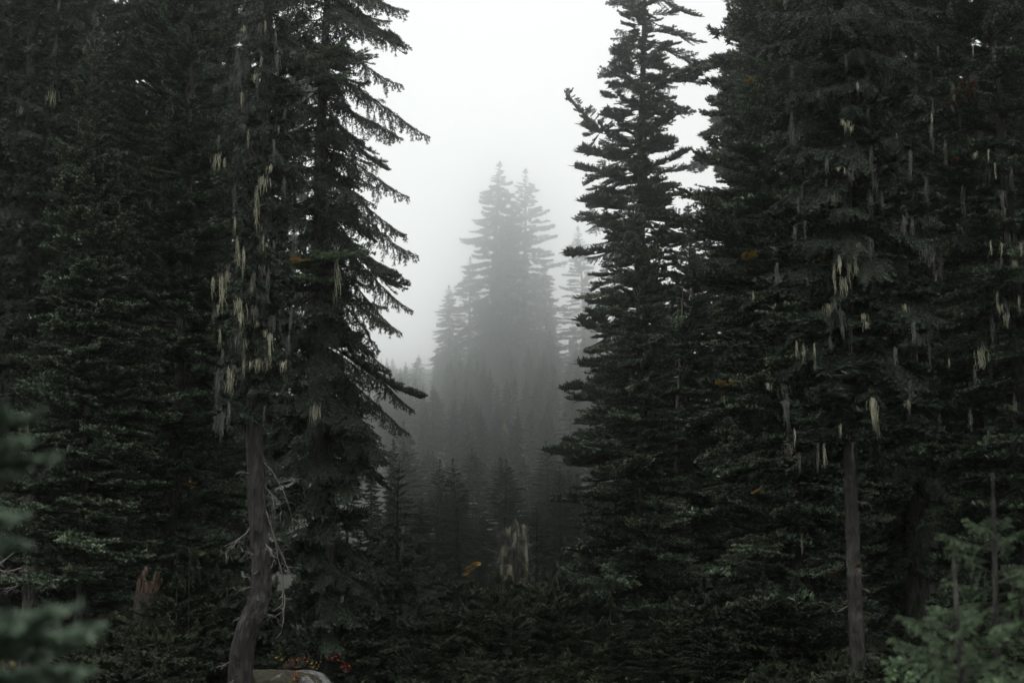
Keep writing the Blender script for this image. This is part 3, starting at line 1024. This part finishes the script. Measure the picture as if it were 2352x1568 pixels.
# bare-stemmed hemlock on the right
Y = 17.0
p0_, p1_, p2_ = at(1968, 1490, Y), at(1950, 980, Y), at(1940, -400, Y)
g0 = gz(p0_.x, Y)
path = [(0, 0, -0.3, .098), (0, 0, p0_.z - g0, .088), (p1_.x - p0_.x, 0, p1_.z - g0, .076), (p2_.x - p0_.x, 0, p2_.z - g0, .02)]
o, path, rg = key_tree('hemlock_tree', 'straight bare grey trunk on the right under a dark lichen-hung crown', 1958, Y, p2_.z - g0, 0.125, at(1950, 985, Y).z,
                       [(3, 0.8), (5, 1.25), (8, 1.2), (10, 0.9), (11, 0.3)], 150, 'hem', 81, pitch=(-0.35, 0.3), lich=0, path=path, base_x=p0_.x)
K8 = o
sp = [(1928, 590, 1.3), (1932, 640, 1.5), (1968, 560, 1.0), (1965, 595, 1.5), (1915, 610, 1.0), (1950, 590, 1.2), (1830, 785, .8), (1845, 790, .8), (1870, 790, .8), (1985, 720, .9),
      (1990, 740, .8), (2000, 915, 1.3), (2006, 920, 1.4), (2012, 925, 1.2), (2003, 918, 1.2), (1930, 975, .7), (1893, 1020, .8), (1970, 190, .8), (1935, 275, .9), (1945, 280, 1.0), (1955, 290, .9),
      (1925, 385, .6), (1940, 386, .6), (2140, 260, .8), (1765, 880, .9), (1730, 670, .7), (1900, 700, .9), (1825, 985, .7), (2085, 920, .7), (2080, 700, 1.0)]
lichens(o, rg, [(local(o, a, b, rg.uniform(-1.2, -0.7)), s * rg.uniform(.55, .8)) for a, b, s in sp])
lichens(o, rg, [(local(o, rg.uniform(1780, 2150), rg.uniform(100, 1050), rg.uniform(-1.2, 0)), rg.uniform(.5, 1.1)) for _ in range(60)], True)
patch(o, 1962, 1300, 1, 0.16, M_ORA, 'rusty_branch', 'rust-coloured branch', rg, -0.2, 14)
patch(o, 1915, 1318, 1, 0.14, M_ORA, 'rusty_branch', 'rust-coloured branch', rg, -0.4, 3)

# thicker dark trunk behind it
o, path, rg = key_tree('hemlock_tree', 'thick grey trunk showing at the top right between dark drooping branches', 2088, 21.5, 13, 0.2, 1.5,
                       [(0, 1.0), (4, 1.3), (8, 1.1), (11, 0.8), (13, 0.2)], 120, 'hem', 82, pitch=(-0.3, 0.3), lich=20, lich_grey=True,
                       keep=lambda z, az: z < 7.0 or math.sin(az) > -0.3)

# right edge fir
Y = 18.0
o, path, rg = key_tree('fir_tree', 'dark fir at the right edge with slanting branches and hanging lichen', 2345, Y, 11.2, 0.16, 1.2,
                       [(0, 1.3), (4, 1.55), (8, 1.5), (10, 1.0), (11.2, 0.2)], 190, 'fir', 91, pitch=(-0.3, 0.25), lich=0)
K10 = o
sp = [(2290, 670, 1.0), (2298, 700, 1.1), (2310, 720, 1.0), (2250, 800, 1.3), (2252, 830, 1.2), (2180, 825, .7), (2345, 560, .8), (2330, 600, .9), (2240, 350, .8), (2270, 345, .8), (2285, 375, .7),
      (2235, 105, .8), (2300, 560, .8), (2275, 555, .7), (2340, 680, .9)]
lichens(o, rg, [(local(o, a, b, rg.uniform(-1.4, -0.9)), s * rg.uniform(.55, .8)) for a, b, s in sp])
lichens(o, rg, [(local(o, rg.uniform(2130, 2352), rg.uniform(100, 1000), rg.uniform(-1.3, -.3)), rg.uniform(.5, 1.1)) for _ in range(40)], True)
patch(o, 2208, 195, 4, 0.17, M_ORA, 'rusty_branch', 'rust-coloured branch', rg, -1.1, 24)
patch(o, 2205, 235, 5, 0.17, M_ORA, 'rusty_branch', 'rust-coloured branch', rg, -1.0, 30)
patch(o, 2190, 375, 1, 0.16, M_ORA, 'rusty_branch', 'rust-coloured branch', rg, -1.2, 4)

# ------------------------------------------------------------------ foreground saplings, out of focus
Y = 6.6
o, path, rg = key_tree('hemlock_sapling', 'taller of the two blurred pale hemlock saplings at the lower right corner', 2285, Y, at(2275, 1085, Y).z - gz(at(2285, 1300, Y).x, Y), 0.02, 0.3,
                       [(0, 0.6), (1.0, 0.55), (1.5, 0.38), (2.0, 0.1)], 60, 'hem', 101, core=0, pitch=(0.0, 0.6), mat=M_HEM_LIT, leader=False)
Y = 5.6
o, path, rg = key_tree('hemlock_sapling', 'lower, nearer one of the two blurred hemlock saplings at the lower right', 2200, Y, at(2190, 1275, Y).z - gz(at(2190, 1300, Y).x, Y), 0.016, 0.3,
                       [(0, 0.5), (0.9, 0.45), (1.3, 0.28), (1.7, 0.06)], 55, 'hem', 102, core=0, pitch=(0.05, 0.6), mat=M_HEM_LIT, leader=False)
Y = 2.6
bxx = at(-190, 1300, Y).x
o, path, rg = key_tree('fir_sapling', 'out of focus fir sprays reaching in at the left edge close to the camera', 0, Y, 2.3, 0.02, 0.4,
                       [(0, 0.2), (2.2, 0.1)], 30, 'fir', 103, core=0, mat=M_SPRAY_LIT, leader=False, base_x=bxx)
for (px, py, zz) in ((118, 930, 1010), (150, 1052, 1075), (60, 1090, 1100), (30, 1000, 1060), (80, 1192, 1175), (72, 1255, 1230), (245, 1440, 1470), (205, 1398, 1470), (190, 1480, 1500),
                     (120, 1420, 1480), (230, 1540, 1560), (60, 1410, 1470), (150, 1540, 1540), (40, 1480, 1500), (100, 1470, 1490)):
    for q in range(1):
        aim(o, 'fir', path, max(0.3, at(-190, zz, Y).z - o.location.z + 0.03 * q), local(o, px - 22 * q, py + 16 * q, rg.uniform(-0.15, 0.15)), rg, M_SPRAY_LIT)

# ------------------------------------------------------------------ lichen snag
Y = 44.0
bp_ = at(1186, 1300, Y)
rg = random.Random(9)
o = tree_root('dead_snag', bp_.x, Y, 'broken grey snag draped with pale lichen in the centre of the gap', 'dead tree')
H = at(1184, 1192, Y).z - o.location.z
path = [(0, 0, -0.3, .10), (0.06, 0, 1, .085), (-0.07, 0, 2, .07), (0.03, 0, H, .035)]
link('trunk', trunk_mesh(path, 5, 9, M_BARK, rough=0.15), o)
for i in range(44):
    z = rg.uniform(0.4, H)
    p, _ = trunk_at(path, z)
    az = rg.uniform(0, 6.28)
    link('bare_branch', rg.choice(DEAD), o, frame(p, az, -0.4, 0, rg.uniform(0.5, 1.0)))
    f = rg.uniform(0.15, 0.6)
    for _ in range(2):
        lichens(o, rg, [(p + Vector((math.cos(az), math.sin(az), -0.3)) * f * rg.uniform(0.6, 1.2), rg.uniform(1.0, 2.0))], rg.random() < 0.4)
lichens(o, rg, [(local(o, 1158, 1385, -.5), 1.6), (local(o, 1163, 1390, -.5), 1.6), (local(o, 1184, 1195, -.1), 1.2), (local(o, 1195, 1395, -.4), 1.5), (local(o, 1190, 1210, -.1), 1.2)])

# second dead grey tree: thin, between the firs on the right
Y = 32.2
bp_ = at(1565, 1300, Y)
o = tree_root('dead_snag', bp_.x, Y, 'thin dead reddish-grey stem between the two big firs on the right', 'dead tree')
path = [(0, 0, -0.3, .055), (-0.12, 0, 2.5, .045), (-0.05, 0, 5, .03), (0.16, 0, at(1590, 655, Y).z - o.location.z, .012)]
link('trunk', trunk_mesh(path, 6, 7, plain_mat('reddish_dead_wood', (0.05, 0.035, 0.03), (0.17, 0.12, 0.10), 12)), o)
for i in range(16):
    z = rg.uniform(2.0, 7.0)
    p, _ = trunk_at(path, z)
    az = rg.uniform(0, 6.28)
    link('bare_branch', rg.choice(DEAD), o, frame(p, az, -0.5, 0, rg.uniform(0.35, 0.7)))
    if z < 6:
        lichens(o, rg, [(p + Vector((math.cos(az), math.sin(az), -0.3)) * rg.uniform(.1, .5), rg.uniform(0.6, 1.1))], True)

# ------------------------------------------------------------------ split stump
def stump():
    Y = 20.0
    c = at(335, 1330, Y)
    z0 = gz(c.x, Y)
    o = tree_root('stump', c.x, Y, 'broken orange-brown stump split at the top, in the dark under the left trees', 'stump')
    rng = np.random.default_rng(4)
    zb = at(335, 1362, Y).z - z0
    V, F = [], []
    sides = 12
    for i, z in enumerate((-0.2, zb * 0.5, zb)):
        for k in range(sides):
            an = 6.283 * k / sides
            r = 0.15 * (1.25 - 0.12 * i) * (1 + rng.normal(0, 0.06))
            V.append((r * math.cos(an), r * math.sin(an), z))
    for i in range(2):
        for k in range(sides):
            F.append((i * sides + k, i * sides + (k + 1) % sides, (i + 1) * sides + (k + 1) % sides, (i + 1) * sides + k))
    V.append((0, 0, zb)); cI = len(V) - 1
    for k in range(sides):
        F.append((2 * sides + k, 2 * sides + (k + 1) % sides, cI, cI))
    F = [f if f[2] != f[3] else f[:3] for f in F]
    me = bpy.data.meshes.new('stump_base'); me.from_pydata(V, [], F); me.materials.append(M_BARK)
    me.materials[0] = M_TWIG
    link('stump_base', me, o)
    m = bark_mat('split_wood', (0.030, 0.017, 0.012), (0.14, 0.10, 0.075), 17, 1.0)
    # torn slabs of wood left standing on it, side by side
    for (dx, w, h, lean, dy) in ((-0.055, 0.055, 0.30, 0.00, -0.10), (-0.03, 0.045, 0.42, 0.035, -0.085), (0.03, 0.075, 0.22, 0.05, -0.115),
                                 (0.075, 0.055, 0.36, 0.10, -0.07), (0.10, 0.03, 0.26, 0.13, -0.05)):
        W = []
        n = 10
        for i in range(n):
            t = i / (n - 1)
            hw = w * (1 - 0.35 * t) * (0.35 if i == n - 1 else 1) * (1 + rng.normal(0, 0.13))
            W.append((dx + lean * t + rng.normal(0, 0.006), zb - 0.06 + h * t, hw))
        V, F = [], []
        for (x, z, hw) in W:
            V += [(x - hw, dy, z), (x + hw * 0.1, dy - 0.03, z + .02), (x + hw, dy + .005, z - .01), (x + hw * .8, dy + .06, z), (x - hw * .8, dy + .06, z)]
        for i in range(n - 1):
            for k in range(5):
                a, b2 = i * 5 + k, i * 5 + (k + 1) % 5
                F.append((a, b2, b2 + 5, a + 5))
        F.append(tuple(range(5 * (n - 1), 5 * n)))
        me = bpy.data.meshes.new('splinter'); me.from_pydata(V, [], F); me.materials.append(m)
        link('splinter', me, o)


stump()

# ------------------------------------------------------------------ mossy boulder, red-leaved plants
def lump(name, a, b, c, seed, mat, parent=None, loc=None, sub=3, amp=0.18, rot=0):
    import bmesh
    from mathutils import noise
    bm = bmesh.new()
    bmesh.ops.create_icosphere(bm, subdivisions=sub, radius=1)
    for v in bm.verts:
        n = noise.fractal(v.co * 1.3 + Vector((seed, 0, 0)), 1.0, 2.0, 4) * amp
        v.co = v.co * (1 + n)
        v.co.z = max(v.co.z, -0.5)
        v.co = Vector((v.co.x * a, v.co.y * b, v.co.z * c))
    me = bpy.data.meshes.new(name)
    bm.to_mesh(me)
    bm.free()
    me.polygons.foreach_set('use_smooth', np.ones(len(me.polygons), dtype=bool))
    me.materials.append(mat)
    return me


m, t, b = new_mat('mossy_granite')
tc = t.nodes.new('ShaderNodeTexCoord')
n1 = node(t, 'ShaderNodeTexNoise', Scale=2.6, Detail=6.0, Roughness=0.62)
n2 = node(t, 'ShaderNodeTexNoise', Scale=26.0, Detail=5.0)
gran = ramp(t, [(0.3, (0.04, 0.04, 0.04)), (0.7, (0.22, 0.22, 0.23))])
moss = ramp(t, [(0.3, (0.010, 0.009, 0.006)), (0.55, (0.028, 0.026, 0.011)), (0.8, (0.09, 0.075, 0.024))])
ge = t.nodes.new('ShaderNodeSeparateXYZ')
fac = ramp(t, [(0.64, (0, 0, 0)), (0.69, (1, 1, 1))])
mm = node(t, 'ShaderNodeMix', data_type='RGBA')
ad = node(t, 'ShaderNodeMath', operation='ADD')
mul = node(t, 'ShaderNodeMath', operation='MULTIPLY')
mul.inputs[1].default_value = 0.16
bp = node(t, 'ShaderNodeBump', Strength=0.9, Distance=0.03)
for q in (n1, n2):
    t.links.new(tc.outputs['Object'], q.inputs['Vector'])
t.links.new(tc.outputs['Object'], ge.inputs['Vector'])
zx = node(t, 'ShaderNodeMath', operation='MULTIPLY_ADD')
zx.inputs[1].default_value = 3.0
t.links.new(ge.outputs['Z'], zx.inputs[0])
t.links.new(ge.outputs['X'], zx.inputs[2])
t.links.new(zx.outputs['Value'], mul.inputs[0])
t.links.new(n1.outputs['Fac'], ad.inputs[0])
t.links.new(mul.outputs['Value'], ad.inputs[1])
t.links.new(ad.outputs['Value'], fac.inputs['Fac'])
t.links.new(n2.outputs['Fac'], gran.inputs['Fac'])
t.links.new(n2.outputs['Fac'], moss.inputs['Fac'])
t.links.new(moss.outputs['Color'], mm.inputs['A'])
t.links.new(gran.outputs['Color'], mm.inputs['B'])
t.links.new(fac.outputs['Color'], mm.inputs['Factor'])
t.links.new(mm.outputs['Result'], b.inputs['Base Color'])
t.links.new(n2.outputs['Fac'], bp.inputs['Height'])
t.links.new(bp.outputs['Normal'], b.inputs['Normal'])
b.inputs['Roughness'].default_value = 0.9
M_ROCK = m

YR = 16.9
c = at(690, 1300, YR)
gr = gz(c.x, YR)
rock = link('boulder', lump('boulder', 0.66, 0.6, 0.34, 3.0, M_ROCK, amp=0.30, sub=4))
rock.location = (c.x, YR, at(690, 1590, YR).z - 0.09)
rock.rotation_euler = (0, R(11), R(8))
tag(rock, 'mossy boulder with pale bare granite ridge beside the foot of the crooked trunk', 'boulder')


def leaf_plant(name, x, y, z, n, size, spread, mat, label, cat, seed, group=None):
    rng = np.random.default_rng(seed)
    V, F, M = [], [], []
    for i in range(n):
        a, rr, h = rng.uniform(0, 6.28), spread * math.sqrt(rng.random()), size * rng.uniform(0.5, 4.0)
        p = np.array([rr * math.cos(a), rr * math.sin(a), h])
        d = nrm(rng.normal(0, 1, 3) * np.array([1, 1, 0.4]))
        s = nrm(np.cross(d, UP + rng.normal(0, 0.3, 3)))
        l = size * rng.uniform(0.7, 1.3)
        b = len(V)
        V += [p, p + d * l * .5 + s * l * .3 + UP * .1 * l, p + d * l, p + d * l * .5 - s * l * .3 + UP * .1 * l]
        F += [(b, b + 1, b + 2), (b, b + 2, b + 3)]
        M += [0, 0]
        b = len(V)
        V += [p * np.array([.3, .3, 0]), p * np.array([.3, .3, 0]) + np.array([.003, .002, 0]), p]
        F.append((b, b + 1, b + 2))
        M.append(1)
    o = link(name, mesh_from(name, V, F, [mat, M_TWIG], M))
    o.location = (x, y, z)
    return tag(o, label, cat, group)


M_RED = plain_mat('red_leaves', (0.20, 0.022, 0.014), (0.46, 0.075, 0.03), 30, 0.6)
M_REDB = plain_mat('orange_red_leaves', (0.42, 0.08, 0.02), (0.62, 0.16, 0.05), 30, 0.6)
M_YLF = plain_mat('yellow_leaves', (0.26, 0.17, 0.03), (0.50, 0.36, 0.08), 30, 0.6)
rp = random.Random(3)


def on_rock(px, py):
    """where the view ray through a pixel meets the boulder"""
    bpy.context.view_layer.update()
    dg = bpy.context.evaluated_depsgraph_get()
    inv = rock.matrix_world.inverted()
    o_, far_ = inv @ Vector((0, 0, CAM_H)), inv @ at(px, py, YR)
    hit, loc, _, _ = rock.evaluated_get(dg).ray_cast(o_, (far_ - o_).normalized())
    return rock.matrix_world @ loc if hit else at(px, py, YR)


for i, (px, py, n, s, mt, lab, cat) in enumerate([
        (683, 1562, 26, 0.035, M_REDB, 'bright orange-red leaves low in front of the mossy boulder', 'plant'),
        (672, 1530, 22, 0.028, M_RED, 'dark red leaves on the left part of the mossy boulder', 'plant'),
        (700, 1520, 16, 0.026, M_RED, 'dark red leaves in the middle of the boulder just under its ridge', 'plant'),
        (795, 1540, 34, 0.028, M_RED, 'crimson leaves covering the right end of the boulder ridge', 'plant'),
        (765, 1513, 14, 0.024, M_RED, 'small red twigs standing on the boulder ridge', 'plant'),
        (640, 1515, 16, 0.024, M_YLF, 'yellow-green tuft on the left end of the mossy boulder', 'plant'),
        (725, 1535, 20, 0.026, M_YLF, 'ochre tuft in the middle of the mossy boulder', 'plant')]):
    v = on_rock(px, py)
    leaf_plant('leafy_plant', v.x, v.y - 0.01, v.z - 0.02, n, s, 0.07, mt, lab, cat, 300 + i)
for i, (px, py, Y, n, lab) in enumerate([(20, 1530, 5.0, 26, 'blurred yellow leaves at the lower left corner under the fir sprays'),
                                         (445, 1115, 19.5, 20, 'yellow leaf spray in the dark left of the crooked trunk')]):
    v = at(px, py, Y)
    o = leaf_plant('yellow_plant', v.x, v.y, v.z - 0.05, n, 0.03, 0.08, M_YLF, lab, 'plant', 330 + i)
    # its stem down to the ground
    g = gz(v.x, v.y) - (v.z - 0.05)
    link('stem', mesh_from('stem', *wood([(np.array([0.02, 0, g - 0.05]), np.array([-0.02, 0.01, g * 0.5]), 0.007, 0.006), (np.array([-0.02, 0.01, g * 0.5]), np.array([0, 0, 0.06]), 0.006, 0.003)], 5), [M_TWIG]), o)

# ------------------------------------------------------------------ saplings and undergrowth on the forest floor
rs = random.Random(21)
spots = []
for (x0, x1, Y0, Y1, n, h0, h1) in ((1000, 1420, 12.5, 19, 24, 0.3, 0.6), (380, 640, 19, 30, 26, 0.9, 1.8), (160, 540, 12, 19, 38, 0.5, 1.05), (600, 1000, 18.5, 27, 44, 0.5, 1.3), (930, 1350, 20, 38, 60, 0.6, 1.7), (1300, 1750, 20, 30, 26, 0.5, 1.3),
                                    (1480, 1960, 18, 26, 30, 0.6, 1.5), (1740, 2100, 10, 16.5, 26, 0.35, 0.8), (2050, 2400, 12, 20, 18, 0.5, 1.1), (-100, 300, 9, 13, 8, 0.3, 0.7)):
    for _ in range(n):
        px, Y = rs.uniform(x0, x1), rs.uniform(Y0, Y1)
        x = at(px, 1300, Y).x
        if abs(x - rock.location.x) < 0.8 and Y < YR + 0.8:
            continue
        zone = ('left' if px < 600 else 'gap' if px < 1350 else 'right')
        lab = {'left': 'small conifer sapling on the dark forest floor left of the crooked trunk',
               'gap': 'small conifer sapling on the floor of the misty gap',
               'right': 'small conifer sapling under the dark firs right of the gap'}[zone]
        stand_tree(SAPS[rs.randrange(3)], x, Y, rs.uniform(h0, h1), rs.uniform(0.9, 1.5), rs.uniform(0, 6.28), 'conifer_sapling', lab,
                   {'left': 'saplings on the floor left', 'gap': 'saplings on the floor of the gap', 'right': 'saplings on the floor right'}[zone], 'sapling')

for (px, Y, H) in ((305, 18.8, 1.05), (340, 19.0, 1.12), (368, 18.7, 1.0), (325, 18.3, 0.9), (355, 18.2, 0.95)):
    stand_tree(SAPS[rs.randrange(3)], at(px, 1300, Y).x, Y, H, 1.3, rs.uniform(0, 6.28), 'conifer_sapling',
               'small conifer sapling on the dark forest floor left of the crooked trunk', 'saplings on the floor left', 'sapling')

rng = np.random.default_rng(8)
n = 26000
xy = np.stack([rng.uniform(-14, 14, n), 3 + 34 * rng.random(n) ** 0.9], 1)
z = np.array([gz(a, b_) for a, b_ in xy])
p = np.column_stack([xy, z + rng.uniform(0, 0.14, n) ** 1.0])
d = nrm(rng.normal(0, 1, (n, 3)) * np.array([1, 1, 0.5]))
s = nrm(np.cross(d, UP) + 1e-6)
l = rng.uniform(0.03, 0.085, n)[:, None]
V = np.stack([p - s * l * 0.25, p + s * l * 0.25, p + d * l + np.array([0, 0, 0.02])], 1).reshape(-1, 3)
und = link('undergrowth', mesh_from('undergrowth', V, np.arange(len(V)).reshape(-1, 3),
                                    [plain_mat('low_leaves', (0.020, 0.030, 0.014), (0.060, 0.072, 0.030), 1.5, 0.7)]))
tag(und, 'low dark leafy undergrowth covering the forest floor', 'undergrowth', kind='stuff')

# ------------------------------------------------------------------ the mist
hb = [(x, y, z) for z in (-2.6, 150) for (x, y) in ((-400, -300), (400, -300), (400, 700), (-400, 700))]
hf = [(0, 3, 2, 1), (4, 5, 6, 7), (0, 1, 5, 4), (1, 2, 6, 5), (2, 3, 7, 6), (3, 0, 4, 7)]
m = bpy.data.materials.new('mist')
m.use_nodes = True
t = m.node_tree
t.nodes.clear()
out = t.nodes.new('ShaderNodeOutputMaterial')
pv = t.nodes.new('ShaderNodeVolumePrincipled')
pv.inputs['Color'].default_value = (0.955, 0.98, 0.968, 1)
pv.inputs['Density'].default_value = HAZE_DENSITY
pv.inputs['Anisotropy'].default_value = HAZE_G
t.links.new(pv.outputs['Volume'], out.inputs['Volume'])
hz = link('haze', mesh_from('haze', hb, hf, [m]))
hz['kind'] = 'stuff'
hz['label'] = 'pale even mist filling the air between the trees'
